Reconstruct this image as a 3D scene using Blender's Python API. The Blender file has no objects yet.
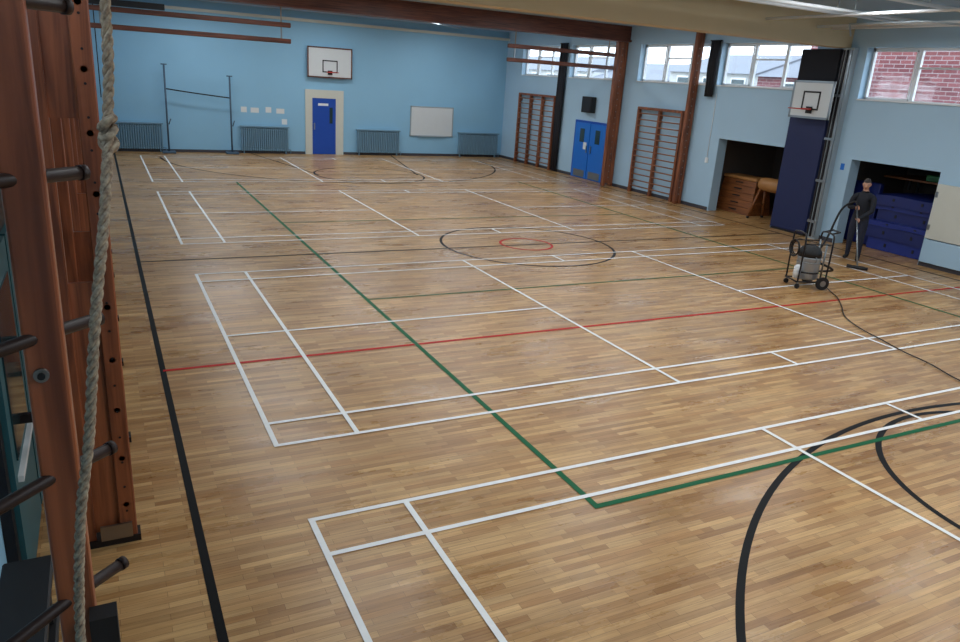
import bpy, bmesh, math, random
from mathutils import Vector, Matrix, noise
random.seed(4)
SC=bpy.context.scene
try:
    SC.view_settings.view_transform='Standard'
except Exception: pass
COL=bpy.context.collection

# ---------------------------------------------------------------- materials
def newmat(name):
    m=bpy.data.materials.new(name); m.use_nodes=True
    nt=m.node_tree; b=nt.nodes['Principled BSDF']
    return m,nt,b
def mat(name,col,rough=.6,metal=0,noise_amt=.12,nscale=6,bump=0,spec=.5,alpha=None):
    m,nt,b=newmat(name)
    b.inputs['Roughness'].default_value=rough
    b.inputs['Metallic'].default_value=metal
    b.inputs['Specular IOR Level'].default_value=spec
    tc=nt.nodes.new('ShaderNodeTexCoord')
    no=nt.nodes.new('ShaderNodeTexNoise'); no.inputs['Scale'].default_value=nscale; no.inputs['Detail'].default_value=4
    nt.links.new(tc.outputs['Object'],no.inputs['Vector'])
    mr=nt.nodes.new('ShaderNodeMix'); mr.data_type='RGBA'
    nt.links.new(no.outputs['Fac'],mr.inputs[0])
    c=col
    mr.inputs[6].default_value=(c[0]*(1-noise_amt),c[1]*(1-noise_amt),c[2]*(1-noise_amt),1)
    mr.inputs[7].default_value=(min(1,c[0]*(1+noise_amt)),min(1,c[1]*(1+noise_amt)),min(1,c[2]*(1+noise_amt)),1)
    nt.links.new(mr.outputs[2],b.inputs['Base Color'])
    if bump:
        bp=nt.nodes.new('ShaderNodeBump'); bp.inputs['Strength'].default_value=bump; bp.inputs['Distance'].default_value=.01
        nt.links.new(no.outputs['Fac'],bp.inputs['Height']); nt.links.new(bp.outputs[0],b.inputs['Normal'])
    return m
def woodmat(name,col,dark,axis='Z',rough=.45,scale=1):
    m,nt,b=newmat(name); b.inputs['Roughness'].default_value=rough
    tc=nt.nodes.new('ShaderNodeTexCoord'); mp=nt.nodes.new('ShaderNodeMapping')
    s={'X':(1.2,22,22),'Y':(22,1.2,22),'Z':(22,22,1.2)}[axis]
    mp.inputs['Scale'].default_value=[a*scale for a in s]
    no=nt.nodes.new('ShaderNodeTexNoise'); no.inputs['Scale'].default_value=1.2; no.inputs['Detail'].default_value=5; no.inputs['Distortion'].default_value=.6
    cr=nt.nodes.new('ShaderNodeValToRGB'); cr.color_ramp.elements[0].position=.35; cr.color_ramp.elements[1].position=.68
    cr.color_ramp.elements[0].color=(*dark,1); cr.color_ramp.elements[1].color=(*col,1)
    L=nt.links.new; L(tc.outputs['Object'],mp.inputs['Vector']); L(mp.outputs[0],no.inputs['Vector']); L(no.outputs['Fac'],cr.inputs[0]); L(cr.outputs[0],b.inputs['Base Color'])
    return m
def S(r,g,b):
    f=lambda c:(c/255/12.92) if c/255<=.04045 else ((c/255+.055)/1.055)**2.4
    return (f(r),f(g),f(b))

M={}
M['wall_r']=mat('paint_light_blue',S(168,198,218),.6,nscale=.9,noise_amt=.05)
M['wall_b']=mat('paint_sky_blue',S(140,188,216),.6,nscale=.8,noise_amt=.05)
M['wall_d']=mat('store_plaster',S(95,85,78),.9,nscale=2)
M['ceil']=mat('ceiling_paint',S(150,174,194),.9,nscale=1,noise_amt=.05)
M['beige']=mat('beam_beige',S(204,186,150),.7,nscale=1.2,noise_amt=.08)
M['cream']=mat('cream_paint',S(204,204,192),.6,noise_amt=.04)
M['white']=mat('white_gloss',S(228,230,230),.35,noise_amt=.03)
M['board']=mat('board_white',S(210,214,214),.4,noise_amt=.03)
M['rad']=mat('radiator_grey_blue',S(112,146,166),.45,noise_amt=.05)
M['pole']=mat('post_dark_blue_grey',S(66,88,108),.5,noise_amt=.05)
M['bluedoor']=mat('door_blue',S(16,72,168),.35,noise_amt=.05)
M['bluedoor2']=mat('door_bright_blue',S(22,108,200),.35,noise_amt=.05)
M['navy']=mat('navy_panel',S(20,32,78),.6,noise_amt=.1)
M['black']=mat('black_rubber',S(20,20,22),.6,noise_amt=.1)
M['blacksteel']=mat('black_steel',S(38,34,36),.4,metal=.4,noise_amt=.1)
M['rungsteel']=mat('rung_dark_brown',S(48,34,30),.45,noise_amt=.1,spec=.3)
M['dark']=mat('dark_cloth',S(26,26,32),.9,noise_amt=.2,nscale=20)
M['steel']=mat('steel_grey',S(150,156,160),.3,metal=.9,noise_amt=.08)
M['silver']=mat('silver_track',S(165,175,180),.45,metal=.2,noise_amt=.06)
M['wood']=woodmat('timber_red_brown',S(158,92,54),S(98,52,30),'Z')
M['wood_near']=woodmat('timber_varnished',S(172,96,58),S(112,58,34),'Z',.38,.8)
M['wood_dark']=woodmat('timber_dark_beam',S(118,64,42),S(70,34,22),'X',.5)
M['wood_rung']=woodmat('timber_rung',S(166,108,70),S(120,70,42),'Y',.45)
M['wood_ply']=woodmat('plywood_orange',S(150,90,45),S(110,62,30),'Y',.5)
M['leather']=mat('tan_leather',S(170,118,66),.5,noise_amt=.15)
M['matblue']=mat('mat_blue_vinyl',S(26,44,124),.4,noise_amt=.15,nscale=5,bump=.3)
M['matblue2']=mat('mat_navy_vinyl',S(20,34,98),.4,noise_amt=.15,nscale=5)
M['yellow']=mat('yellow_plastic',S(220,190,50),.5)
M['green']=mat('green_plastic',S(60,130,80),.5)
M['red']=mat('red_plastic',S(190,50,40),.5)
M['skin']=mat('skin',S(200,150,125),.55,noise_amt=.05)
M['hair']=mat('hair_dark_grey',S(60,52,48),.8,noise_amt=.3,nscale=60)
M['jacket']=mat('jacket_black',S(28,30,38),.85,noise_amt=.2,nscale=25,bump=.4)
M['trousers']=mat('trousers_navy',S(36,40,56),.9,noise_amt=.2,nscale=25,bump=.4)
M['lip']=mat('lips',S(160,90,80),.5)
M['eyewhite']=mat('eye_white',S(205,200,195),.4)
M['tank']=mat('tank_pale_grey',S(160,168,176),.3,metal=.5)
M['teal']=mat('teal_paint',S(40,92,100),.5)
M['skirt']=mat('skirting_dark',S(62,60,66),.5)
M['paper']=mat('paper',S(220,222,220),.8,noise_amt=.02)
M['brassbolt']=mat('bolt_steel',S(150,140,130),.35,metal=.9)
M['roof']=mat('roof_slate',S(120,122,128),.8)
M['render']=mat('render_pale',S(190,190,186),.9)
M['tarmac']=mat('tarmac',S(90,90,90),.95)
# rope
m,nt,b=newmat('rope_fibre'); b.inputs['Roughness'].default_value=.95
tc=nt.nodes.new('ShaderNodeTexCoord'); no=nt.nodes.new('ShaderNodeTexNoise'); no.inputs['Scale'].default_value=90; no.inputs['Detail'].default_value=3
cr=nt.nodes.new('ShaderNodeValToRGB'); cr.color_ramp.elements[0].position=.3;cr.color_ramp.elements[1].position=.7
cr.color_ramp.elements[0].color=(*S(120,100,82),1); cr.color_ramp.elements[1].color=(*S(186,168,142),1)
nt.links.new(tc.outputs['Object'],no.inputs['Vector']);nt.links.new(no.outputs[0],cr.inputs[0]);nt.links.new(cr.outputs[0],b.inputs['Base Color'])
M['rope']=m
# glass
m=bpy.data.materials.new('window_glass'); m.use_nodes=True; nt=m.node_tree; nt.nodes.clear()
o=nt.nodes.new('ShaderNodeOutputMaterial'); mx=nt.nodes.new('ShaderNodeMixShader'); t=nt.nodes.new('ShaderNodeBsdfTransparent'); g=nt.nodes.new('ShaderNodeBsdfGlossy'); g.inputs['Roughness'].default_value=.05
mx.inputs[0].default_value=.07; t.inputs[0].default_value=(.93,.96,.97,1)
nt.links.new(t.outputs[0],mx.inputs[1]);nt.links.new(g.outputs[0],mx.inputs[2]);nt.links.new(mx.outputs[0],o.inputs[0]); M['glass']=m
M['darkglass']=mat('door_glass_dark',S(40,60,64),.08,noise_amt=.1)
# brick
m,nt,b=newmat('brick_red'); b.inputs['Roughness'].default_value=.9
tc=nt.nodes.new('ShaderNodeTexCoord'); sp=nt.nodes.new('ShaderNodeSeparateXYZ'); cb=nt.nodes.new('ShaderNodeCombineXYZ'); br=nt.nodes.new('ShaderNodeTexBrick')
L=nt.links.new; L(tc.outputs['Object'],sp.inputs[0]); L(sp.outputs['Y'],cb.inputs['X']); L(sp.outputs['Z'],cb.inputs['Y']); L(cb.outputs[0],br.inputs['Vector'])
br.inputs['Scale'].default_value=1; br.inputs['Brick Width'].default_value=.45; br.inputs['Row Height'].default_value=.15; br.inputs['Mortar Size'].default_value=.014
br.inputs['Color1'].default_value=(*S(140,80,80),1); br.inputs['Color2'].default_value=(*S(110,58,60),1); br.inputs['Mortar'].default_value=(*S(160,146,144),1)
L(br.outputs['Color'],b.inputs['Base Color']); M['brick']=m
# floor
m,nt,b=newmat('hardwood_strip_floor'); L=nt.links.new
tc=nt.nodes.new('ShaderNodeTexCoord')
def brick(w,h,off,c1,c2,mort,mc,shift):
    mp=nt.nodes.new('ShaderNodeMapping'); mp.inputs['Location'].default_value=shift
    L(tc.outputs['Object'],mp.inputs[0])
    br=nt.nodes.new('ShaderNodeTexBrick'); br.offset=off; br.offset_frequency=2; br.squash=1
    br.inputs['Scale'].default_value=1; br.inputs['Brick Width'].default_value=w; br.inputs['Row Height'].default_value=h; br.inputs['Mortar Size'].default_value=mort
    br.inputs['Mortar Smooth'].default_value=.3
    br.inputs['Color1'].default_value=(*c1,1); br.inputs['Color2'].default_value=(*c2,1); br.inputs['Mortar'].default_value=(*mc,1)
    L(mp.outputs[0],br.inputs['Vector']); return br
def mulc(a,bb,f=1):
    q=nt.nodes.new('ShaderNodeMix'); q.data_type='RGBA'; q.blend_type='MULTIPLY'; q.inputs[0].default_value=f
    L(a,q.inputs[6]); L(bb,q.inputs[7]); return q.outputs[2]
def ramp(src,p0,c0,p1,c1):
    r=nt.nodes.new('ShaderNodeValToRGB'); r.color_ramp.elements[0].position=p0; r.color_ramp.elements[1].position=p1
    r.color_ramp.elements[0].color=(*c0,1); r.color_ramp.elements[1].color=(*c1,1); L(src,r.inputs[0]); return r.outputs[0]
b1=brick(.47,.056,.41,S(214,176,124),S(174,130,82),.001,S(98,66,38),(30,30,0))
b2=brick(1.1,.056,.27,(1.12,1.1,1.06),(.84,.81,.77),0,(1,1,1),(30.2,30,0))
mp=nt.nodes.new('ShaderNodeMapping'); mp.inputs['Scale'].default_value=(2.5,60,1); L(tc.outputs['Object'],mp.inputs[0])
gr=nt.nodes.new('ShaderNodeTexNoise'); gr.inputs['Scale'].default_value=1; gr.inputs['Detail'].default_value=5; L(mp.outputs[0],gr.inputs['Vector'])
big=nt.nodes.new('ShaderNodeTexNoise'); big.inputs['Scale'].default_value=.3; big.inputs['Detail'].default_value=5; L(tc.outputs['Object'],big.inputs['Vector'])
mp3=nt.nodes.new('ShaderNodeMapping'); mp3.inputs['Scale'].default_value=(.7,2.2,1); L(tc.outputs['Object'],mp3.inputs[0])
wear=nt.nodes.new('ShaderNodeTexNoise'); wear.inputs['Scale'].default_value=1; wear.inputs['Detail'].default_value=6; wear.inputs['Roughness'].default_value=.65; L(mp3.outputs[0],wear.inputs['Vector'])
c_=mulc(b1.outputs['Color'],b2.outputs['Color'])
c_=mulc(c_,ramp(gr.outputs[0],.3,(.74,.68,.6),.7,(1.08,1.07,1.05)),.85)
c_=mulc(c_,ramp(big.outputs[0],.32,(.84,.81,.78),.68,(1.06,1.07,1.08)))
c_=mulc(c_,ramp(wear.outputs[0],.36,(.84,.80,.76),.6,(1.05,1.06,1.08)))
L(c_,b.inputs['Base Color'])
rr=nt.nodes.new('ShaderNodeMapRange'); rr.inputs['From Min'].default_value=.3; rr.inputs['From Max'].default_value=.7; rr.inputs['To Min'].default_value=.22; rr.inputs['To Max'].default_value=.42
L(wear.outputs[0],rr.inputs[0]); L(rr.outputs[0],b.inputs['Roughness'])
b.inputs['Specular IOR Level'].default_value=.45
bp=nt.nodes.new('ShaderNodeBump'); bp.inputs['Strength'].default_value=.14; bp.inputs['Distance'].default_value=.004; L(gr.outputs[0],bp.inputs['Height']); L(bp.outputs[0],b.inputs['Normal'])
M['floor']=m
def linemat(n,c):
    return mat(n,c,.5,noise_amt=.08,nscale=12,spec=.15)
M['ln_w']=linemat('line_paint_white',S(244,243,240)); M['ln_g']=linemat('line_paint_green',S(10,96,58)); M['ln_r']=linemat('line_paint_red',S(190,20,20)); M['ln_k']=linemat('line_paint_black',S(8,8,10))

# ---------------------------------------------------------------- builder
class B:
    def __init__(s,name,mats,parent=None):
        s.name=name; s.bm=bmesh.new(); s.mats=mats; s.parent=parent
    def _i(s,k):
        if k not in s.mats: s.mats.append(k)
        return s.mats.index(k)
    def box(s,x0,x1,y0,y1,z0,z1,k=None):
        k=k or s.mats[0]; i=s._i(k)
        v=[s.bm.verts.new((x,y,z)) for x in (min(x0,x1),max(x0,x1)) for y in (min(y0,y1),max(y0,y1)) for z in (min(z0,z1),max(z0,z1))]
        for f in ((0,1,3,2),(4,6,7,5),(0,4,5,1),(2,3,7,6),(0,2,6,4),(1,5,7,3)):
            fc=s.bm.faces.new([v[j] for j in f]); fc.material_index=i
        return v
    def hexa(s,pts,k=None):
        i=s._i(k or s.mats[0]); v=[s.bm.verts.new(p) for p in pts]
        for f in ((0,3,2,1),(4,5,6,7),(0,1,5,4),(1,2,6,5),(2,3,7,6),(3,0,4,7)):
            fc=s.bm.faces.new([v[j] for j in f]); fc.material_index=i
    def rbox(s,x0,x1,y0,y1,z0,z1,k=None,r=.01,seg=2):
        v=s.box(x0,x1,y0,y1,z0,z1,k); i=s._i(k or s.mats[0])
        es=set(e for a in v for e in a.link_edges)
        res=bmesh.ops.bevel(s.bm,geom=list(es),offset=r,segments=seg,affect='EDGES',profile=.5)
        for f in res['faces']: f.material_index=i
    def tube(s,pts,r,k=None,seg=10,cap=True):
        i=s._i(k or s.mats[0]); pts=[Vector(p) for p in pts]
        if not isinstance(r,(list,tuple)): r=[r]*len(pts)
        rings=[]; prev=None
        for j,p in enumerate(pts):
            t=(pts[min(j+1,len(pts)-1)]-pts[max(j-1,0)]).normalized()
            if prev is None:
                a=t.orthogonal().normalized()
            else:
                a=(prev-t*prev.dot(t)); a=a.normalized() if a.length>1e-6 else t.orthogonal().normalized()
            prev=a; c=t.cross(a)
            rings.append([s.bm.verts.new(p+(a*math.cos(q)+c*math.sin(q))*r[j]) for q in [2*math.pi*x/seg for x in range(seg)]])
        for j in range(len(rings)-1):
            for x in range(seg):
                f=s.bm.faces.new((rings[j][x],rings[j][(x+1)%seg],rings[j+1][(x+1)%seg],rings[j+1][x])); f.material_index=i; f.smooth=True
        if cap:
            f=s.bm.faces.new(rings[0][::-1]); f.material_index=i; f=s.bm.faces.new(rings[-1]); f.material_index=i
    def ball(s,c,r,k=None,sc=(1,1,1),seg=14,rings=10):
        i=s._i(k or s.mats[0]); mx=Matrix.Translation(Vector(c))@Matrix.Diagonal((sc[0],sc[1],sc[2],1))
        res=bmesh.ops.create_uvsphere(s.bm,u_segments=seg,v_segments=rings,radius=r,matrix=mx)
        for v in res['verts']:
            for f in v.link_faces: f.material_index=i; f.smooth=True
        return res['verts']
    def done(s):
        me=bpy.data.meshes.new(s.name); bmesh.ops.recalc_face_normals(s.bm,faces=s.bm.faces[:]); s.bm.to_mesh(me); s.bm.free()
        for k in s.mats: me.materials.append(M[k])
        o=bpy.data.objects.new(s.name,me); COL.objects.link(o)
        if s.parent: o.parent=s.parent
        return o
def empty(name,loc=(0,0,0)):
    e=bpy.data.objects.new(name,None); e.empty_display_size=.2; e.location=loc; COL.objects.link(e); return e
def smooth_path(pts,n=8):
    P=[Vector(p) for p in pts]; out=[]
    for i in range(len(P)-1):
        p0=P[max(i-1,0)];p1=P[i];p2=P[i+1];p3=P[min(i+2,len(P)-1)]
        for j in range(n):
            t=j/n
            out.append(.5*((2*p1)+(p2-p0)*t+(2*p0-5*p1+4*p2-p3)*t*t+(3*p1-p0-3*p2+p3)*t**3))
    out.append(P[-1]); return out

# ---------------------------------------------------------------- dimensions
XL,XR=-1.9,14.7; YB=23.46; YN=-11.0; ZC=5.2; T=.32
# ---------------------------------------------------------------- shell
b=B('floor',['floor']); b.box(XL-.3,XR+3.5,YN-.3,YB+.3,-.2,0); b.done()
b=B('ceiling',['ceil']); b.box(XL-.3,XR+T,YN-.3,YB+.3,ZC,ZC+.2); b.done()
b=B('wall_back',['wall_b']); b.box(XL-.3,XR+T,YB,YB+.3,0,ZC); b.done()
b=B('wall_near',['wall_b']); b.box(XL-.3,XR+T,YN-.3,YN,0,ZC); b.done()
def wallY(name,x0,x1,ya,yb_,z0,z1,holes,k):
    ys=sorted(set([ya,yb_]+[h[0] for h in holes]+[h[1] for h in holes])); zs=sorted(set([z0,z1]+[h[2] for h in holes]+[h[3] for h in holes]))
    b=B(name,[k])
    for i in range(len(ys)-1):
        j=0
        while j<len(zs)-1:
            cy=(ys[i]+ys[i+1])/2
            ok=lambda q: not any(h[0]<cy<h[1] and h[2]<(zs[q]+zs[q+1])/2<h[3] for h in holes)
            if not ok(j): j+=1; continue
            q=j
            while q+1<len(zs)-1 and ok(q+1): q+=1
            b.box(x0,x1,ys[i],ys[i+1],zs[j],zs[q+1]); j=q+1
    return b.done()
WR=[(19.1,22.1),(15.5,18.5),(11.05,14.4),(7.5,10.75),(2.6,6.1),(-1.4,2.1),(-5.4,-1.9),(-9.4,-5.9)]
ZW=[(3.5,4.66)]*4+[(3.36,4.52)]*4
op1=(7.92,10.3,0,2.08); op2=(3.72,5.9,0,2.02)
holes=[(a,c,z0,z1) for (a,c),(z0,z1) in zip(WR,ZW)]+[op1,op2]
wallY('wall_right',XR,XR+T,YN,YB,0,ZC,holes,'wall_r')
WL=[(-9.4,-5.9),(-5.4,-1.9),(-1.4,2.1),(2.6,6.1),(7.5,10.75),(11.05,14.4),(15.5,18.5),(19.1,22.1)]
wallY('wall_left',XL-.3,XL,YN,YB,0,ZC,[(a,c,3.5,4.66) for a,c in WL],'wall_b')
# windows
def window(n,xc,y0,y1,z0,z1,side):
    b=B(f'window_{n}',['white','glass'])
    d=.035; w=.055
    b.box(xc-d,xc+d,y0,y1,z0,z0+w);b.box(xc-d,xc+d,y0,y1,z1-w,z1);b.box(xc-d,xc+d,y0,y0+w,z0,z1);b.box(xc-d,xc+d,y1-w,y1,z0,z1)
    N=3
    for i in range(1,N):
        y=y0+(y1-y0)*i/N; b.box(xc-d,xc+d,y-.04,y+.04,z0+w,z1-w)
    for i in range(N):
        ya=y0+(y1-y0)*i/N+.045; yb=y0+(y1-y0)*(i+1)/N-.045
        if i!=1:
            q=.03
            for (a,c,e,f) in ((ya,yb,z0+w,z0+w+q),(ya,yb,z1-w-q,z1-w),(ya,ya+q,z0+w,z1-w),(yb-q,yb,z0+w,z1-w)): b.box(xc-side*.05-.015,xc-side*.05+.015,a,c,e,f)
        else:
            b.box(xc-d,xc+d,ya,yb,z0+.72,z0+.76)
    b.box(xc-.003,xc+.003,y0+w,y1-w,z0+w,z1-w,'glass')
    b.box(min(xc,xc-side*.28),max(xc,xc-side*.28),y0,y1,z0-.0,z0+.03,'white')
    b.done()
n=1
for (a,c),(z0,z1) in zip(WR,ZW): window(n,XR+.24,a+.002,c-.002,z0+.002,z1-.002,1); n+=1
for a,c in WL: window(n,XL-.22,a+.002,c-.002,3.502,4.658,-1); n+=1
# baseboards
b=B('baseboard_back',['skirt'])
b.box(XL,5.98,YB-.02,YB,0,.1); b.box(7.53,XR,YB-.02,YB,0,.1); b.done()
b=B('baseboard_right',['skirt'])
for a,c in ((YN,3.7),(5.95,7.88),(10.35,15.5),(17.75,YB-.02)): b.box(XR-.02,XR,a,c,0,.1)
b.done()
b=B('baseboard_left',['skirt']); b.box(XL,XL+.02,YN,-1.7,0,.1);b.box(XL,XL+.02,.8,YB,0,.1); b.done()
# storage alcoves behind right wall
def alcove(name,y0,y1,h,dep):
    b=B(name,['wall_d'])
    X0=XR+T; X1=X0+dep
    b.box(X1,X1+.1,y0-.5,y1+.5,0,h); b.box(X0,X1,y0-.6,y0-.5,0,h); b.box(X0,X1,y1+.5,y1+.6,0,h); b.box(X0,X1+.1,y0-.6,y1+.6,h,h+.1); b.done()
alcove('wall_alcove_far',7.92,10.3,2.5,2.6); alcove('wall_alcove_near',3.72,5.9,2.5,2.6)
# ---------------------------------------------------------------- beams and ceiling
b=B('trim_1',['beige']); b.rbox(XL,XR,6.55,6.95,4.5,ZC,r=.01); b.done()
b=B('trim_2',['wood_dark']); b.box(XL,XR,15.0,15.35,4.78,ZC); b.box(XL,XR,14.93,15.42,4.72,4.78); b.done()
b=B('trim_3',['beige']); b.box(XL,XR,-2.2,-1.8,4.5,ZC); b.done()
b=B('trim_4',['cream']);b.box(XL,XR,YB-.12,YB,4.85,4.95); b.done()
b=B('ceiling_pipework',['white','silver'])
for y,z in ((4.9,4.95),(4.5,4.95),(3.0,5.0),(1.2,4.98),(9.3,4.95),(11.5,5.0)):
    b.tube([(XL+.2,y,z),(XR-.1,y,z)],.035,'white')
for x,z in ((13.9,4.86),(13.4,4.86),(11.8,4.88)):
    b.tube([(x,-1.7,z),(x,6.5,z)],.03,'white')
for y in (4.9,4.5,3.0,1.2):
    for x in (4,8,12): b.tube([(x,y,4.95),(x,y,ZC)],.015,'silver',6)
b.tube([(14.4,6.4,4.75),(12.8,5.2,4.82),(12.6,3.4,4.8),(14.5,2.4,4.75)],.02,'silver')
b.done()
b=B('ceiling_conduit',['silver'])
b.tube([(-1,19.5,ZC-.1),(12,19.5,ZC-.1)],.03); b.tube([(3.5,15.5,ZC-.1),(12,22.5,ZC-.1)],.03); b.done()

# ---------------------------------------------------------------- court markings
mk=empty('court_line_markings')
def strips(name,k,z,segs,arcs,w):
    b=B(name,[k],mk)
    for q_,(x0,y0,x1,y1) in enumerate(segs):
        z_=z+q_*.00004
        d=Vector((x1-x0,y1-y0,0)); n=Vector((-d.y,d.x,0)).normalized()*w/2; e=d.normalized()*w/2
        A=Vector((x0,y0,z_))-e; C=Vector((x1,y1,z_))+e
        v=[b.bm.verts.new(p) for p in (A-n,C-n,C+n,A+n)]; b.bm.faces.new(v)
    for q_,(cx,cy,r,a0,a1) in enumerate(arcs):
        N=96; prev=None; z_=z+.0004+q_*.00004
        for i in range(N+1):
            a=math.radians(a0+(a1-a0)*i/N); c,s_=math.cos(a),math.sin(a)
            q=(b.bm.verts.new((cx+(r-w/2)*c,cy+(r-w/2)*s_,z_)),b.bm.verts.new((cx+(r+w/2)*c,cy+(r+w/2)*s_,z_)))
            if prev: b.bm.faces.new((prev[0],prev[1],q[1],q[0]))
            prev=q
    return b.done()
segs=[]
for oy in (-7.36,0,8.29,16.05):
    x0,x1=0,13.4; y0,y1=oy,oy+6.1
    segs+=[(x0,y0,x1,y0),(x0,y1,x1,y1),(x0,y0,x0,y1),(x1,y0,x1,y1),(x0,y0+.46,x1,y0+.46),(x0,y1-.46,x1,y1-.46),(.76,y0,.76,y1),(12.64,y0,12.64,y1),(4.72,y0,4.72,y1),(8.68,y0,8.68,y1),(0,y0+3.05,4.72,y0+3.05),(8.68,y0+3.05,13.4,y0+3.05),(6.7,y0,6.7,y0+.46),(6.7,y1-.46,6.7,y1)]
strips('white_lines','ln_w',.0065,segs,[],.047)
G0,G1=-1.88,16.06
strips('green_lines','ln_g',.0045,[(2.2,G0,11.45,G0),(2.2,G1,11.45,G1),(2.2,G0,2.2,G1),(11.45,G0,11.45,G1)],[],.058)
strips('green_third_lines','ln_g',.0052,[(2.2,4.12,11.45,4.12),(2.2,10.06,11.45,10.06)],[],.04)
strips('red_lines','ln_r',.0038,[(-.76,2.11,13.6,2.11)],[(6.7,7.15,.55,0,360)],.055)
strips('black_lines','ln_k',.0022,[(-.79,-10,-.79,22.9),(14.2,-10,14.2,22.9)],[(6.7,-7.6,6.1,0,180),(6.7,21.8,6.1,180,360),(6.7,-3.4,1.8,0,360),(6.7,17.6,1.8,0,360)],.06)
strips('black_thin_lines','ln_k',.003,[(-.79,7.1,14.2,7.1),(5.0,17.6,8.4,17.6),(5.0,17.6,3.9,23.3),(8.4,17.6,9.5,23.3)],[(6.7,7.1,1.83,0,360)],.056)

# ---------------------------------------------------------------- back wall objects
b=B('door_1',['cream','bluedoor','darkglass','steel'])
y=YB
b.box(6.0,6.27,y-.05,y,0,2.45);b.box(7.2,7.51,y-.05,y,0,2.45);b.box(6.27,7.2,y-.05,y,2.14,2.45)
b.box(6.27,7.2,y-.035,y,.01,2.14,'bluedoor'); b.box(6.95,7.07,y-.05,y-.035,1.2,1.8,'darkglass')
b.box(6.33,6.37,y-.07,y-.035,.95,1.2,'steel'); b.box(6.5,6.9,y-.042,y-.035,1.86,1.95,'white'); b.done()
def backboard(name,c,u,nrm,w,h,zb,frame='black',proj=.25,ring=True):
    b=B(name,['board',frame,'red','steel'])
    c=Vector((c[0],c[1],0));u=Vector(u);n=Vector(nrm)
    def bx(a0,a1,d0,d1,z0,z1,k):
        pts=[c+u*a+n*d+Vector((0,0,z)) for z in (z0,z1) for a,d in ((a0,d0),(a1,d0),(a1,d1),(a0,d1))]
        b.hexa(pts,k)
    bx(-w/2,w/2,proj,proj+.03,zb,zb+h,'board'); e=.05
    for a0,a1,z0,z1 in ((-w/2,w/2,zb,zb+e),(-w/2,w/2,zb+h-e,zb+h),(-w/2,-w/2+e,zb,zb+h),(w/2-e,w/2,zb,zb+h)): bx(a0,a1,proj+.03,proj+.038,z0,z1,frame)
    iw,ih=.59*min(1,w/1.4),.45*min(1,h/.9); z0=zb+.2; e=.04
    for a0,a1,q0,q1 in ((-iw/2,iw/2,z0,z0+e),(-iw/2,iw/2,z0+ih-e,z0+ih),(-iw/2,-iw/2+e,z0,z0+ih),(iw/2-e,iw/2,z0,z0+ih)): bx(a0,a1,proj+.03,proj+.038,q0,q1,'black')
    for a in (-w*.35,w*.35):
        for z in (zb+.2,zb+h-.2): bx(a-.03,a+.03,0.002,proj,z-.03,z+.03,'steel')
    if ring:
        zc=zb+.22; R=.225; cc=c+n*(proj+.04+.15+R)+Vector((0,0,zc))
        pts=[cc+(u*math.cos(t)+n*math.sin(t))*R for t in [2*math.pi*i/28 for i in range(29)]]
        b.tube(pts,.012,'red',6,cap=False); bx(-.07,.07,proj+.03,proj+.2,zc-.02,zc+.02,'red'); bx(-.09,.09,proj+.035,proj+.05,zc-.1,zc+.06,'black')
    return b.done()
backboard('basketball_hoop',(6.93,YB),(1,0,0),(0,-1,0),1.75,1.12,2.9,frame='wood_dark',proj=.15)
for nm,(x0,x1) in enumerate([(-.78,.84),(3.55,5.32),(8.05,9.86),(12.55,14.45)]):
    b=B('radiator',['rad'])
    z0,z1=.1,1.0; yy=YB
    n=int((x1-x0)/.075)
    for i in range(n):
        x=x0+(x1-x0)*(i+.5)/n; b.rbox(x-.026,x+.026,yy-.17,yy-.05,z0,z1-.03,r=.014,seg=1)
    b.tube([(x0,yy-.11,z0+.06),(x1,yy-.11,z0+.06)],.028);b.tube([(x0,yy-.11,z1-.1),(x1,yy-.11,z1-.1)],.028)
    for x in (x0+.1,x1-.1): b.box(x-.015,x+.015,yy-.06,yy-.002,z0+.1,z1-.1); b.box(x-.015,x+.015,yy-.15,yy-.05,0,z0)
    b.tube([(x1,yy-.11,z0+.06),(x1+.08,yy-.11,z0+.06),(x1+.08,yy-.11,0.01)],.015)
    b.box(x0-.02,x1+.02,yy-.2,yy-.02,z1-.02,z1+.02)
    b.done()
b=B('whiteboard',['board','silver'])
b.box(10.37,12.27,YB-.03,YB-.002,.83,2.0); 
for a in ((10.35,12.29,.81,.85),(10.35,12.29,1.98,2.02),(10.35,10.39,.81,2.02),(12.25,12.29,.81,2.02)): b.box(a[0],a[1],YB-.045,YB-.002,a[2],a[3],'silver')
b.box(10.7,11.9,YB-.09,YB-.03,.80,.82,'silver'); b.done()
b=B('badminton_net_posts',['pole','dark','steel'])
for x,h in ((1.0,3.05),(3.18,2.78)):
    b.tube([(x,YB-.35,.05),(x,YB-.35,h)],.032); b.rbox(x-.22,x+.22,YB-.55,YB-.15,0,.07,r=.015); b.tube([(x-.1,YB-.35,h-.02),(x+.1,YB-.35,h-.02)],.02,'pole')
    b.tube([(x+.05,YB-.35,1.0),(x+.12,YB-.35,1.2)],.02,'pole')
b.tube(smooth_path([(1.0,YB-.35,2.22),(1.7,YB-.35,2.14),(2.5,YB-.35,2.06),(3.18,YB-.35,2.0)]),.022,'dark')
b.done()
b=B('wall_notices',['paper'])
for x,z,w,h in ((3.6,1.5,.21,.2),(3.95,1.5,.3,.18),(4.5,1.52,.21,.2),(4.9,1.5,.3,.18),(5.1,1.1,.2,.2)): b.box(x,x+w,YB-.006,YB-.001,z,z+h)
b.done()

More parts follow.
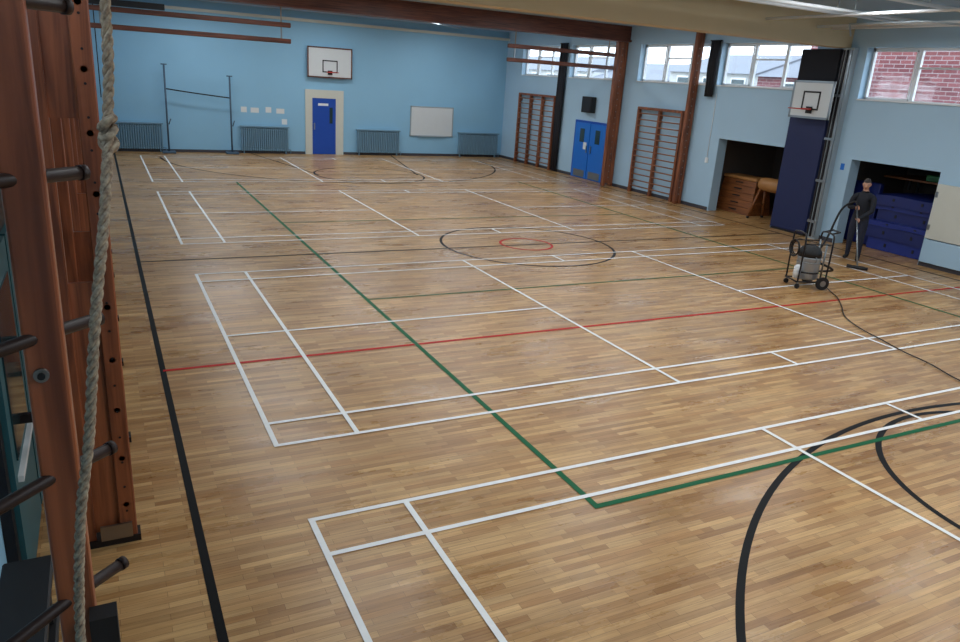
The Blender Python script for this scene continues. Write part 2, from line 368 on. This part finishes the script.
# ---------------------------------------------------------------- right wall objects
def wallbars(y0,y1,z0,z1,posts,nr):
    b=B('wall_bars',['wood','wood_rung'])
    xa=XR-.16
    for i in range(posts):
        y=y0+(y1-y0)*i/(posts-1); b.rbox(xa,XR-.04,y-.04,y+.04,z0,z1,'wood',r=.008,seg=1)
        b.box(XR-.04,XR-.001,y-.03,y+.03,z1-.3,z1-.2,'wood'); b.box(XR-.04,XR-.001,y-.03,y+.03,z0+.2,z0+.3,'wood'); 
    b.box(xa-.01,XR-.05,y0,y1,z1-.06,z1+.02,'wood')
    for i in range(nr):
        z=z0+.12+(z1-z0-.3)*i/(nr-1); b.tube([(xa+.03,y0,z),(xa+.03,y1,z)],.02,'wood_rung',8)
    for i in range(posts):
        y=y0+(y1-y0)*i/(posts-1); b.box(xa,xa+.1,y-.05,y+.05,0,z0+.02,'wood')
    return b.done()
wallbars(19.15,21.9,.1,2.8,4,13)
wallbars(11.85,13.95,.1,2.72,3,13)
b=B('door_2',['bluedoor2','darkglass','paper','steel','cream'])
b.box(XR-.03,XR,15.62,17.7,0.0,2.06,'bluedoor'); 
for a,c in ((15.7,16.63),(16.67,17.6)):
    b.box(XR-.06,XR-.03,a,c,.02,1.98); m_=(a+c)/2
    b.box(XR-.068,XR-.06,m_-.14,m_+.14,1.3,1.78,'darkglass')
    b.box(XR-.066,XR-.06,m_-.35,m_+.35,.05,.3,'steel')
for q in (16.5,16.76): b.box(XR-.1,XR-.06,q-.02,q+.02,.95,1.2,'steel')
b.box(XR-.066,XR-.06,16.8,17.0,1.05,1.3,'paper'); b.done()
b=B('wall_speaker',['black','blacksteel']); b.rbox(XR-.22,XR,16.55,17.15,2.35,2.9,r=.02); b.box(XR-.23,XR-.215,16.6,17.1,2.4,2.85,'blacksteel'); b.done()
def upright(name,x0,x1,y0,y1,z1):
    b=B(name,['wood','brassbolt'])
    b.rbox(x0,x0+.1,y0,y1,0.008,z1,r=.008,seg=1); b.rbox(x1-.1,x1,y0,y1,0.008,z1,r=.008,seg=1); b.box(x0+.1,x1-.1,y0+.02,y1-.02,.1,z1,'wood')
    for i in range(22):
        z=.3+i*.2
        if z<z1-.1: b.tube([((x0+x1)/2,y0+.021,z),((x0+x1)/2,y0+.005,z)],.018,'brassbolt',8)
    return b.done()
upright('timber_upright',14.26,14.66,15.02,15.18,4.71)
upright('timber_upright',14.40,14.66,11.45,11.57,4.95)
b=B('timber_booms',['wood_dark','black','steel','rope'])
for x0,x1 in ((-1.2,3.6),(10.2,14.2)):
    for z in (4.28,3.88):
        b.rbox(x0,x1,15.06,15.16,z-.06,z+.06,r=.02,seg=2)
    for x in (x0+.25,x1-.25):
        b.box(x-.02,x+.02,15.09,15.13,3.94,4.22,'steel'); b.tube([(x,15.11,4.34),(x,15.11,4.72)],.015,'rope',6)
b.box(-1.25,.5,15.03,15.19,4.36,4.5,'black')
b.done()
def pad(y0,y1,z0,z1,x0):
    b=B('gathered_curtain',['dark'])
    n=7; 
    for i in range(n):
        y=y0+(y1-y0)*(i+.5)/n; 
        b.tube([(x0+.09+.03*math.sin(i*2.3),y,z0),(x0+.09,y+.01,(z0+z1)/2),(x0+.09+.02*math.cos(i*1.7),y,z1)],[.05,.07,.05],'dark',8)
    b.tube([(x0+.09,y0-.1,z1+.01),(x0+.09,y1+.1,z1+.01)],.02,'dark')
    return b.done()
pad(18.66,19.0,.06,4.7,XR-.2)
pad(10.78,11.02,3.2,4.7,XR-.2)
b=B('navy_wall_panel',['navy','rad','black'])
b.rbox(XR-.12,XR-.002,6.72,7.84,.05,3.3,'navy',r=.02); b.rbox(XR-.12,XR-.002,6.72,7.84,3.32,4.48,'dark',r=.02); b.box(XR-.1,XR-.002,6.74,7.82,0,.05,'black'); b.done()
b=B('cable_track_column',['silver','blacksteel','steel'])
b.box(XR-.16,XR-.002,6.34,6.62,0,4.5,'silver'); b.box(XR-.19,XR-.16,6.36,6.4,.05,4.45,'steel'); b.box(XR-.19,XR-.16,6.56,6.6,.05,4.45,'blacksteel')
b.box(XR-.2,XR-.16,6.46,6.5,.05,4.45,'blacksteel')
for z in (.4,1.4,2.4,3.4): b.box(XR-.21,XR-.16,6.34,6.62,z,z+.06,'steel')
b.done()
backboard('basketball_hoop',(XR-.12,7.1),(0,-1,0),(-1,0,0),1.2,.88,2.86,proj=.2,frame='steel')
b=B('hinged_store_door',['cream','wall_r','steel'])
b.rbox(XR-.1,XR-.002,2.75,3.66,.62,1.78,'cream',r=.008,seg=1); b.rbox(XR-.08,XR-.002,2.75,3.66,.1,.6,'wall_r',r=.008,seg=1)
for z in (.8,1.5): b.box(XR-.11,XR-.1,3.6,3.66,z,z+.12,'steel')
b.done()
b=B('fire_sign',['bluedoor2']); b.box(XR-.01,XR-.001,6.06,6.16,1.75,1.9); b.done()
b=B('light_switch',['white']); b.rbox(XR-.03,XR-.001,10.6,10.72,1.35,1.5,r=.006,seg=1); b.tube([(XR-.015,10.66,1.5),(XR-.015,10.66,3.3)],.01,'white',6); b.done()

# ---------------------------------------------------------------- store contents
def vault_box(x,y):
    b=B('vaulting_box',['wood_ply','leather','black'])
    L0,W0=.7,.4
    z=.0
    for i in range(5):
        h=.2 if i<4 else .16; t0=1-i*.07; t1=1-(i+1)*.07+.01
        a0,c0=W0*t0,L0*(1-.02*i); a1,c1=W0*t1,L0*(1-.02*(i+1))
        b.hexa([(x-a0,y-c0,z),(x+a0,y-c0,z),(x+a0,y+c0,z),(x-a0,y+c0,z),(x-a1,y-c1,z+h-.008),(x+a1,y-c1,z+h-.008),(x+a1,y+c1,z+h-.008),(x-a1,y+c1,z+h-.008)],'wood_ply')
        b.box(x-a0-.004,x-a0+.05,y-.14,y+.14,z+h*.45,z+h*.62,'black'); z+=h
    b.rbox(x-.3,x+.3,y-.66,y+.66,z,z+.1,'leather',r=.04,seg=3)
    return b.done()
vault_box(15.75,10.0)
def horse(x,y):
    b=B('vaulting_horse',['leather','wood_ply','black'])
    n=12; pts=[]; rs=[]
    for i in range(n+1):
        t=i/n; pts.append((x,y-.55+1.1*t,.98)); rs.append(.19*math.sqrt(max(.05,1-(2*t-1)**6)))
    b.tube(pts,rs,'leather',16)
    for sx in (-1,1):
        for sy in (-1,1):
            b.tube([(x+sx*.1,y+sy*.38,.84),(x+sx*.28,y+sy*.5,.05)],[.04,.03],'wood_ply',8); b.tube([(x+sx*.28,y+sy*.5,0.0),(x+sx*.28,y+sy*.5,.06)],.04,'black',10)
    for sy in (-1,1): b.tube([(x-.2,y+sy*.45,.4),(x+.2,y+sy*.45,.4)],.02,'wood_ply',8)
    return b.done()
horse(15.35,8.6)
b=B('gym_bench',['wood_ply','wood'])
b.rbox(16.3,16.65,7.6,8.9,.34,.38,r=.006,seg=1)
for yy in (7.75,8.7): b.box(16.35,16.6,yy,yy+.05,0,.34)
b.box(16.45,16.5,7.8,8.7,.1,.16,'wood'); b.done()
# soft crash mats that sag at their free edges
b=B('stacked_crash_mats',['matblue','matblue2','black'])
z=0
random.seed(9)
for i,h in enumerate((.3,.28,.12,.28,.12,.24)):
    dx=random.uniform(-.08,.08); dy=random.uniform(-.08,.08); k='matblue' if i%2==0 else 'matblue2'
    x0,x1,y0,y1=15.2+dx,16.9+dx,3.75+dy,5.4+dy; nx,ny=12,12; ki=b._i(k); ph=i*1.3
    def sag(x,y):
        u=(x-x0)/(x1-x0)*2-1; v=(y-y0)/(y1-y0)*2-1
        return -(.012*i)*(u**4+v**4)*.5+.006*math.sin(5*v+ph)*min(1,i)
    g=[[[b.bm.verts.new((x0+(x1-x0)*p/nx, y0+(y1-y0)*q/ny, max(.003,zz+sag(x0+(x1-x0)*p/nx,y0+(y1-y0)*q/ny)))) for q in range(ny+1)] for p in range(nx+1)] for zz in (z+.006,z+h-.004)]
    for p in range(nx):
        for q in range(ny):
            for L_ in (0,1):
                f=b.bm.faces.new((g[L_][p][q],g[L_][p+1][q],g[L_][p+1][q+1],g[L_][p][q+1])); f.material_index=ki
    for p in range(nx):
        for q in (0,ny):
            f=b.bm.faces.new((g[0][p][q],g[0][p+1][q],g[1][p+1][q],g[1][p][q])); f.material_index=ki
    for q in range(ny):
        for p in (0,nx):
            f=b.bm.faces.new((g[0][p][q],g[0][p][q+1],g[1][p][q+1],g[1][p][q])); f.material_index=ki
    for yy in (y0+.45,y0+1.15): b.box(x0-.012,x0,yy,yy+.05,z+h*.35,z+h*.62,'black')
    z+=h
b.done()
b=B('store_shelf_with_kit',['wood_ply','yellow','green','steel'])
b.box(16.0,17.4,3.6,5.9,1.62,1.66,'wood_ply')
for yy in (3.45,5.8): b.box(17.3,17.35,yy,yy+.05,0,1.62,'steel'); b.box(16.95,17.0,yy,yy+.05,1.3,1.62,'steel')
b.rbox(16.1,16.5,3.8,4.3,1.66,1.84,'yellow',r=.02); b.rbox(16.1,16.5,4.5,4.9,1.66,1.80,'green',r=.02); b.done()
b=B('leaning_foam_mat',['matblue2']); b.rbox(15.4,15.55,5.5,6.2,0.01,1.5,r=.03); b.done()

# ---------------------------------------------------------------- vacuum machine
b=B('industrial_wet_vacuum',['tank','black','blacksteel','steel','white'])
cx,cy=10.28,3.0; SCL=.92
Rz=Matrix.Rotation(math.radians(-20),3,'Z')
def W(x,y,z): 
    v=Rz@Vector((x*SCL,y*SCL,0)); return (cx+v.x,cy+v.y,z*SCL)
def wt(pts,r,k,seg=10): b.tube([W(*p) for p in pts],[q*SCL for q in r] if isinstance(r,list) else r*SCL,k,seg)
for sy in (-.22,.22): wt([(-.3,sy,.14),(.3,sy,.14)],.016,'blacksteel')
for sx in (-.3,.3): wt([(sx,-.22,.14),(sx,.22,.14)],.016,'blacksteel')
for sy in (-.27,.27):
    wt([(.22,sy-.025,.13),(.22,sy+.025,.13)],.13,'black',20); wt([(.22,sy-.028,.13),(.22,sy+.028,.13)],.06,'steel',14)
    q=sy*.8; wt([(-.27,q-.015,.05),(-.27,q+.015,.05)],.05,'black',14); wt([(-.27,q,.05),(-.27,q,.14)],.012,'steel')
wt([(0,0,.17),(0,0,.2),(0,0,.58),(0,0,.6),(0,0,.62)],[.19,.22,.22,.23,.22],'tank',24)
wt([(0,0,.62),(0,0,.72),(0,0,.8),(0,0,.86)],[.225,.22,.17,.06],'black',24)
wt([(0,0,.3),(0,0,.33)],.226,'black',24); wt([(0,0,.5),(0,0,.52)],.226,'steel',24)
for sy in (-.22,.22): wt([(.0,sy,.64),(.03,sy*1.12,.6),(.0,sy*1.1,.54)],.012,'steel',6)
for sx in (-.28,.3):
    b.tube([Vector(p) for p in smooth_path([W(sx,-.22,.14),W(sx,-.23,.6),W(sx,-.22,1.02),W(sx,-.12,1.1),W(sx,.12,1.1),W(sx,.22,1.02),W(sx,.23,.6),W(sx,.22,.14)])],.016,'blacksteel',8)
wt([(-.28,-.22,.9),(.3,-.22,.9)],.012,'blacksteel'); wt([(-.28,.22,.9),(.3,.22,.9)],.012,'blacksteel')
wt([(.3,-.12,1.1),(.46,-.12,1.14),(.46,.12,1.14),(.3,.12,1.1)],.018,'black')
for t in range(3):
    R_=.13+.018*t; b.tube([Vector(W(-.32-.02*t,R_*math.cos(a),.78+R_*math.sin(a))) for a in [2*math.pi*i/24 for i in range(25)]],.012,'black',6,cap=False)
wt([(-.26,-.1,.2),(-.26,-.1,.42),(-.26,-.1,.46)],[.07,.07,.03],'white',14)
wt([(.24,.12,.2),(.24,.12,.95)],.018,'steel'); wt([(.26,-.1,.2),(.26,-.1,.9)],.018,'steel')
b.done()
P_feet=Vector((13.42,4.42,0)); face=Vector((-.9,-.43,0)).normalized(); left=Vector((-face.y,face.x,0))
def H(x,y,z): return P_feet+face*x+left*y+Vector((0,0,z))
LH=H(.44,.03,.93); RH=H(.30,-.05,1.17)
wd=(LH-RH).normalized()
tip=Vector((LH.x,LH.y,LH.z))+wd*((LH.z-.06)/(-wd.z))
b=B('vacuum_wand_and_hose',['steel','black'])
b.tube([RH-wd*.06,tip],.016,'steel',10)
side=left
b.tube([tip-side*.2+Vector((0,0,-.016)),tip+side*.2+Vector((0,0,-.016))],.034,'black',10)
b.tube(smooth_path([RH-wd*.05,RH-wd*.14+Vector((0,0,.0))-left*.05,RH-wd*.12-left*.28-Vector((0,0,.2)),H(.35,-.5,.45),H(.7,-.6,.05),H(1.4,-.5,.035),H(2.2,-.25,.06),Vector(W(.55,.0,.35)),Vector(W(.21,.0,.5))]),.022,'black',8)
b.done()
b=B('power_cable',['black'])
b.tube(smooth_path([W(.2,-.2,.16),W(.35,-.35,.02),(10.2,2.2,.018),(9.75,1.75,.018),(9.28,1.31,.018),(8.98,.8,.018),(8.83,.36,.018),(8.66,-.12,.018),(8.56,-.58,.018),(8.35,-1.12,.018),(8.1,-2.2,.018)]),.009,'black',6); b.done()

# ---------------------------------------------------------------- man
man=empty('cleaner_man')
def skin(name,verts,edges,radii,mats,matfn,root=0,sub=2):
    me=bpy.data.meshes.new(name+'_sk'); me.from_pydata([tuple(v) for v in verts],edges,[]); ob=bpy.data.objects.new(name+'_sk',me); COL.objects.link(ob)
    md=ob.modifiers.new('Skin','SKIN'); md.use_smooth_shade=True
    lay=me.skin_vertices[0].data
    for i,r in enumerate(radii):
        lay[i].radius=(r,r) if not isinstance(r,tuple) else r
        lay[i].use_root=(i==root)
    s=ob.modifiers.new('Sub','SUBSURF'); s.levels=sub; s.render_levels=sub
    dg=bpy.context.evaluated_depsgraph_get(); ev=ob.evaluated_get(dg); m2=bpy.data.meshes.new_from_object(ev)
    bpy.data.objects.remove(ob)
    m2.materials.clear()
    for k in mats: m2.materials.append(M[k])
    for p in m2.polygons: p.material_index=matfn(p.center); p.use_smooth=True
    o=bpy.data.objects.new(name,m2); COL.objects.link(o); o.parent=man; return o
RW=RH-face*.05; LW=LH-face*.055
loc=lambda p:(face.dot(p-P_feet),left.dot(p-P_feet),p.z)
V=[H(0,0,.96),H(.0,0,1.1),H(.02,0,1.25),H(.03,0,1.38),H(.03,0,1.46),H(.045,0,1.53),H(.06,0,1.6),
   H(.0,.095,.88),H(.05,.11,.5),H(.0,.12,.11),H(.0,.12,.05),H(.15,.14,.045),
   H(.0,-.095,.88),H(-.03,-.12,.5),H(-.14,-.13,.11),H(-.14,-.13,.05),H(.01,-.16,.045),
   H(.03,.1,1.42),H(.04,.19,1.39),H(.13,.22,1.12),LW-face*.03+Vector((0,0,.02)),
   H(.03,-.1,1.42),H(.04,-.19,1.39),H(.03,-.26,1.13),RW-face*.03+Vector((0,0,.01))]
E=[(0,1),(1,2),(2,3),(3,4),(4,5),(5,6),(0,7),(7,8),(8,9),(9,10),(10,11),(0,12),(12,13),(13,14),(14,15),(15,16),(3,17),(17,18),(18,19),(19,20),(3,21),(21,22),(22,23),(23,24)]
Rd=[.15,.145,.15,.15,.085,.06,.055, .105,.07,.05,.045,.04, .105,.07,.05,.045,.04, .1,.072,.055,.036, .1,.072,.055,.036]
def mf(c):
    x,y,z=loc(c)
    if z<.1: return 3
    if z<.9: return 1
    if z>1.52 and abs(y)<.1: return 2
    return 0
skin('body',V,E,Rd,['jacket','trousers','skin','black'],mf)
def hand(name,Hc,axis,wrist,sgn):
    a=axis.normalized(); w=(wrist-Hc); w=(w-a*w.dot(a)).normalized(); u=a.cross(w)*sgn
    vs=[];es=[];rs=[]
    def chain(pts,rad):
        n=len(vs)
        for i,(p,r) in enumerate(zip(pts,rad)):
            vs.append(p);rs.append(r)
            if i: es.append((n+i-1,n+i))
    R0=.027
    fl=[.9,1.05,1.0,.8]
    for i in range(4):
        off=a*((i-1.5)*.019)
        pts=[];rr=[]
        for j in range(6):
            th=math.radians(-20+ (200*fl[i])*j/5)
            pts.append(Hc+off+(w*math.cos(th)+u*math.sin(th))*(R0+ (.012 if j==0 else 0))); rr.append(.0095-.0006*j)
        vs=[];es=[];rs=[]; chain(pts,rr); skin(f'{name}_finger_{i+1}',vs,es,rs,['skin'],lambda c:0,sub=1)
    vs=[];es=[];rs=[]
    pts=[]
    for j in range(4):
        th=math.radians(-25-150*j/3*.8); pts.append(Hc+a*(-.036+.0)*1+(w*math.cos(th)+u*math.sin(th))*(R0+(.012 if j==0 else .002)))
    chain(pts,[.013,.012,.0105,.009]); skin(f'{name}_thumb',vs,es,rs,['skin'],lambda c:0,sub=1)
    vs=[];es=[];rs=[]
    chain([wrist,Hc+w*.062,Hc+w*.046],[.03,(.034),(.034)]); 
    skin(f'{name}_palm',vs,es,rs,['skin'],lambda c:0,sub=1)
hand('left_hand',LH,wd,LW-face*.05+Vector((0,0,.03)),1)
hand('right_hand',RH,wd,RW-face*.05+Vector((0,0,.02)),-1)
b=B('head',['skin','hair','eyewhite','black','lip'],man)
hc=H(.085,0,1.665); hf=(face*1.0+left*.08-Vector((0,0,.16))).normalized(); hl=Vector((0,0,1)).cross(hf).normalized(); hu=hf.cross(hl)
def HP(x,y,z): return hc+hf*x+hl*y+hu*z
vs=b.ball((0,0,0),1,'skin',seg=28,rings=22)
for v in vs:
    x,y,z=v.co
    s=1.0
    if z<0: s=1-.28*(-z)**1.6
    X=x*.095*(s if x<0 else (1-.12*max(0,-z)))
    Y=y*.075*s; Z=z*.118
    if x>0 and z<-.2: X+=.006
    X+=.026*math.exp(-((y/.16)**2)-((z+.22)/.18)**2)*(1 if x>0 else 0)
    X+=.006*math.exp(-((z-.12)/.1)**2)*(1 if x>.3 else 0)
    for sy in (-1,1):
        X-=.009*math.exp(-((y-sy*.42)/.16)**2-((z+.02)/.1)**2)*(1 if x>.3 else 0)
    v.co=HP(X,Y,Z)
hv=b.ball((0,0,0),1,'hair',seg=28,rings=22); dele=[]
for v in hv:
    x,y,z=v.co
    if (z<.35 and x>.15) or z<-.45: dele.append(v); continue
    v.co=HP(x*.104-.004,y*.083,z*.127)
bmesh.ops.delete(b.bm,geom=dele,context='VERTS')
def ball_at(p,r,k,sc=(1,1,1)):
    q=b.ball((0,0,0),r,k,sc,10,8)
    for v in q: x,y,z=v.co; v.co=p+hf*x+hl*y+hu*z
for sy in (-1,1):
    ball_at(HP(.076,sy*.031,-.004),.0095,'eyewhite',(1,1.2,.7)); ball_at(HP(.0815,sy*.031,-.004),.0055,'black')
    ball_at(HP(.088,sy*.031,.016),.008,'hair',(.5,2.0,.35))
    ball_at(HP(-.005,sy*.078,-.005),.028,'skin',(.6,.3,1.1))
ball_at(HP(.088,0,-.064),.012,'lip',(.5,2.0,.4))
b.done()
b=B('collar',['jacket'],man)
cc=H(.035,0,1.505); b.tube([cc+(face*math.cos(t)+left*math.sin(t))*.066 for t in [2*math.pi*i/20 for i in range(21)]],.014,'jacket',8,cap=False); b.done()

# ---------------------------------------------------------------- left side
for (ya,yb_) in ((-1.06,.5),(2.4,4.0),(6.2,7.8)):
    b=B('folding_climbing_frame',['wood_near','brassbolt','blacksteel','wood_rung'])
    for j,y in enumerate((ya,yb_)):
        b.rbox(-1.30,-1.19,y,y+.09,.03,4.9,'wood_near',r=.008,seg=1); b.rbox(-1.56,-1.45,y+.01,y+.1,.03,4.9,'wood_near',r=.008,seg=1)
        b.box(-1.45,-1.30,y+.03,y+.07,.1,1.9,'wood_near'); b.box(-1.45,-1.30,y+.03,y+.07,2.9,4.8,'wood_near')
        b.box(-1.6,-1.17,y-.01,y+.11,0,.05,'blacksteel'); b.box(-1.42,-1.22,y-.02,y,.05,.16,'brassbolt')
        for i in range(24): b.tube([(-1.245,y+.002,.25+i*.19),(-1.245,y-.004,.25+i*.19)],.008,'blacksteel',8)
        for z in (1.0,2.6,4.4): b.box(-1.8,-1.5,y+.02,y+.06,z,z+.06,'blacksteel')
    for i in range(13):
        z=.3+i*.36; b.tube([(-1.245,ya,z),(-1.245,yb_+.09,z)],.02,'wood_rung',8)
    b.done()
b=B('swing_out_rope_ladder_frame',['wood_near','rungsteel','brassbolt','black'])
px,py=-1.365,-4.05
d=Vector((.76,.65,0))
def post(cx_,cy_,hw,ht,z0,z1,k,r=.008):
    b.rbox(cx_-hw,cx_+hw,cy_-ht,cy_+ht,z0,z1,k,r=r,seg=2)
p2=Vector((px,py,0))-d*.62
for q in ((px,py),(p2.x+.1,p2.y)):
    post(q[0],q[1],.046,.035,.02,5.0,'wood_near'); post(q[0],q[1],.06,.05,0,.03,'black',.004)
zs=[.24+.392*i for i in range(12)]
for z in zs:
    A=Vector((px,py,z))+d*.15; C=Vector((p2.x+.1,p2.y,z))-Vector((.06,0.05,0)); b.tube([C,Vector((px,py,z)),A],.017,'rungsteel',12)
    b.tube([A,A+d*.018],.02,'rungsteel',12)
for z in (2.5,1.2,3.9):
    qx=px-.012; qy=py-.035; b.tube([(qx,qy,z),(qx,qy-.01,z)],.018,'brassbolt',16); b.tube([(qx,qy-.01,z),(qx,qy-.018,z)],.009,'black',10)
b.box(px+.03,px+.1,py-.1,py-.035,1.5,1.78,'black')
b.done()
def rope(name,pts,R,knots=()):
    b=B(name,['rope']); P=smooth_path(pts,40); N=len(P)
    for s in range(3):
        q=[];acc=0
        for i,p in enumerate(P):
            if i: acc+=(P[i]-P[i-1]).length
            a=acc*2*math.pi/(R*7)+s*2*math.pi/3
            t=(P[min(i+1,N-1)]-P[max(i-1,0)]).normalized(); u=t.cross(Vector((0,1,0))).normalized(); w=t.cross(u)
            q.append(p+(u*math.cos(a)+w*math.sin(a))*R*.55)
        b.tube(q,R*.55,'rope',6)
    for z in knots:
        c=min(P,key=lambda p:abs(p.z-z))
        for k_,dz in enumerate((-.022,0,.022)):
            b.tube([c+Vector((math.cos(t)*R*1.2,math.sin(t)*R*1.2,dz+.012*math.sin(t+k_))) for t in [2*math.pi*i/16 for i in range(17)]],R*.8,'rope',6,cap=False)
    return b.done()
rope('climbing_rope',[(-1.13,-4.17,5.1),(-1.15,-4.17,4.2),(-1.161,-4.17,3.39),(-1.175,-4.2,3.15),(-1.2,-4.3,2.95),(-1.239,-4.37,2.72),(-1.275,-4.38,2.45),(-1.31,-4.39,2.25),(-1.338,-4.41,1.95),(-1.35,-4.42,1.5),(-1.35,-4.42,.6)],.0115,(3.11,))
rope('climbing_rope',[(-1.56,-3.9,5.1),(-1.565,-4.0,3.9),(-1.6,-4.1,2.9),(-1.62,-4.1,1.2)],.0115)
b=B('hanging_cord',['paper','dark']); b.tube([(-1.08,15.6,ZC),(-1.08,15.6,2.2)],.012,'dark',6); b.done()
b=B('door_3',['teal','darkglass','blacksteel','white'])
b.box(XL,XL+.06,-1.6,.7,0,2.5,'blacksteel')
for a,c in ((-1.5,-.48),(-.42,.6)):
    b.box(XL+.06,XL+.09,a,c,.05,2.1,'teal'); b.box(XL+.09,XL+.1,a+.15,c-.15,.9,1.9,'darkglass'); b.box(XL+.09,XL+.12,a+.1,c-.1,.78,.82,'white')
b.done()
b=B('stacked_gym_benches',['black','wood_ply'])
for i in range(2): 
    z=i*.32; b.rbox(-1.86,-1.62,-3.6,-2.0,z+.26,z+.31,'black',r=.01,seg=1); b.box(-1.84,-1.64,-3.5,-3.44,z,z+.26,'black'); b.box(-1.84,-1.64,-2.2,-2.14,z,z+.26,'black')
b.done()

# ---------------------------------------------------------------- outside
b=B('ground_outside',['tarmac']); b.box(18.5,90,-40,90,-.3,-.1); b.box(-40,-2.3,-40,60,-.3,-.1); b.done()
b=B('brick_building',['brick','white','darkglass','roof'])
b.box(26,33,4,17.5,-.1,9); b.box(25.8,33.2,3.8,17.7,9,9.2,'roof')
for y in (5.5,8.5,11.5,14.5):
    for z in (1.2,5.6):
        b.box(25.95,26,y,y+1.4,z,z+1.5,'white'); b.box(25.93,25.95,y+.1,y+.65,z+.1,z+1.4,'darkglass'); b.box(25.93,25.95,y+.75,y+1.3,z+.1,z+1.4,'darkglass')
b.done()
b=B('terraced_houses',['render','roof','white','darkglass','brick'])
for i,(y0,y1,h,k) in enumerate(((18.2,24,4.3,'brick'),(24,31,4.4,'render'),(31,39,3.8,'brick'),(39,50,4.2,'render'),(50,62,4.2,'brick'))):
    b.box(30,37,y0,y1,-.1,h,k)
    i_=b._i('roof'); v=[b.bm.verts.new(p) for p in ((29.7,y0,h),(37.3,y0,h),(33.5,y0,h+1.2),(29.7,y1,h),(37.3,y1,h),(33.5,y1,h+1.2))]
    for f in ((0,1,2),(3,5,4),(0,2,5,3),(1,4,5,2),(0,3,4,1)): q=b.bm.faces.new([v[j] for j in f]); q.material_index=i_
    y=y0+.8
    while y<y1-1.2:
        b.box(29.95,30,y,y+1.1,h-1.0,h-.2,'white'); b.box(29.93,29.95,y+.1,y+1.0,h-.9,h-.3,'darkglass'); y+=2.2
b.done()

# ---------------------------------------------------------------- lights
w=bpy.data.worlds.new('overcast_sky'); SC.world=w; w.use_nodes=True; nt=w.node_tree; bg=nt.nodes['Background']
tc=nt.nodes.new('ShaderNodeTexCoord'); sp=nt.nodes.new('ShaderNodeSeparateXYZ'); cr=nt.nodes.new('ShaderNodeValToRGB')
nt.links.new(tc.outputs['Generated'],sp.inputs[0]); nt.links.new(sp.outputs['Z'],cr.inputs[0]); nt.links.new(cr.outputs[0],bg.inputs[0])
cr.color_ramp.elements[0].color=(.82,.9,1,1); cr.color_ramp.elements[1].color=(.7,.82,1,1); cr.color_ramp.elements[1].position=.8
bg.inputs[1].default_value=4.6
def portal(x,y,z,sy,sz,rot):
    l=bpy.data.lights.new('portal','AREA'); l.shape='RECTANGLE'; l.size=sy; l.size_y=sz; l.cycles.is_portal=True
    o=bpy.data.objects.new('window_daylight_portal',l); o.location=(x,y,z); o.rotation_euler=rot; COL.objects.link(o)
for (a,c),(z0,z1) in zip(WR,ZW):
    portal(XR+.31,(a+c)/2,(z0+z1)/2,z1-z0,c-a,(0,math.radians(90),0))
for a,c in WL: portal(XL-.29,(a+c)/2,4.08,1.16,c-a,(0,math.radians(-90),0))
for y in (-7.5,-4.5,-.2,3.7,9.2,12.6,17.6,21.0):  # fittings and area lamps added to bring the dim hall up to brightness
    for x in (2.2,6.6,11.0):
        b=B('added_ceiling_fitting',['white']); b.rbox(x-.95,x+.95,y-.3,y+.3,ZC-.07,ZC-.001,r=.02,seg=1); fo=b.done()
        l=bpy.data.lights.new('ceiling_fill_light','AREA'); l.shape='RECTANGLE'; l.size=1.8; l.size_y=.5; l.energy=58; l.color=(.90,.95,1)
        o=bpy.data.objects.new('ceiling_fill_light',l); o.location=(x,y,ZC-.08); COL.objects.link(o); o.parent=fo

# ---------------------------------------------------------------- camera
cam=bpy.data.cameras.new('camera'); co=bpy.data.objects.new('camera',cam); COL.objects.link(co)
r0=Vector((.89406,-.44327,.0646)); r1=Vector((-.08393,-.30743,-.94786)); r2=Vector((.44002,.84202,-.31206))
mx=Matrix((( r0.x,-r1.x,-r2.x,-1.19629),(r0.y,-r1.y,-r2.y,-6.09218),(r0.z,-r1.z,-r2.z,3.27696),(0,0,0,1)))
co.matrix_world=mx; cam.sensor_width=36; cam.lens=737.6/960*36; cam.clip_start=.05; cam.clip_end=300
SC.camera=co
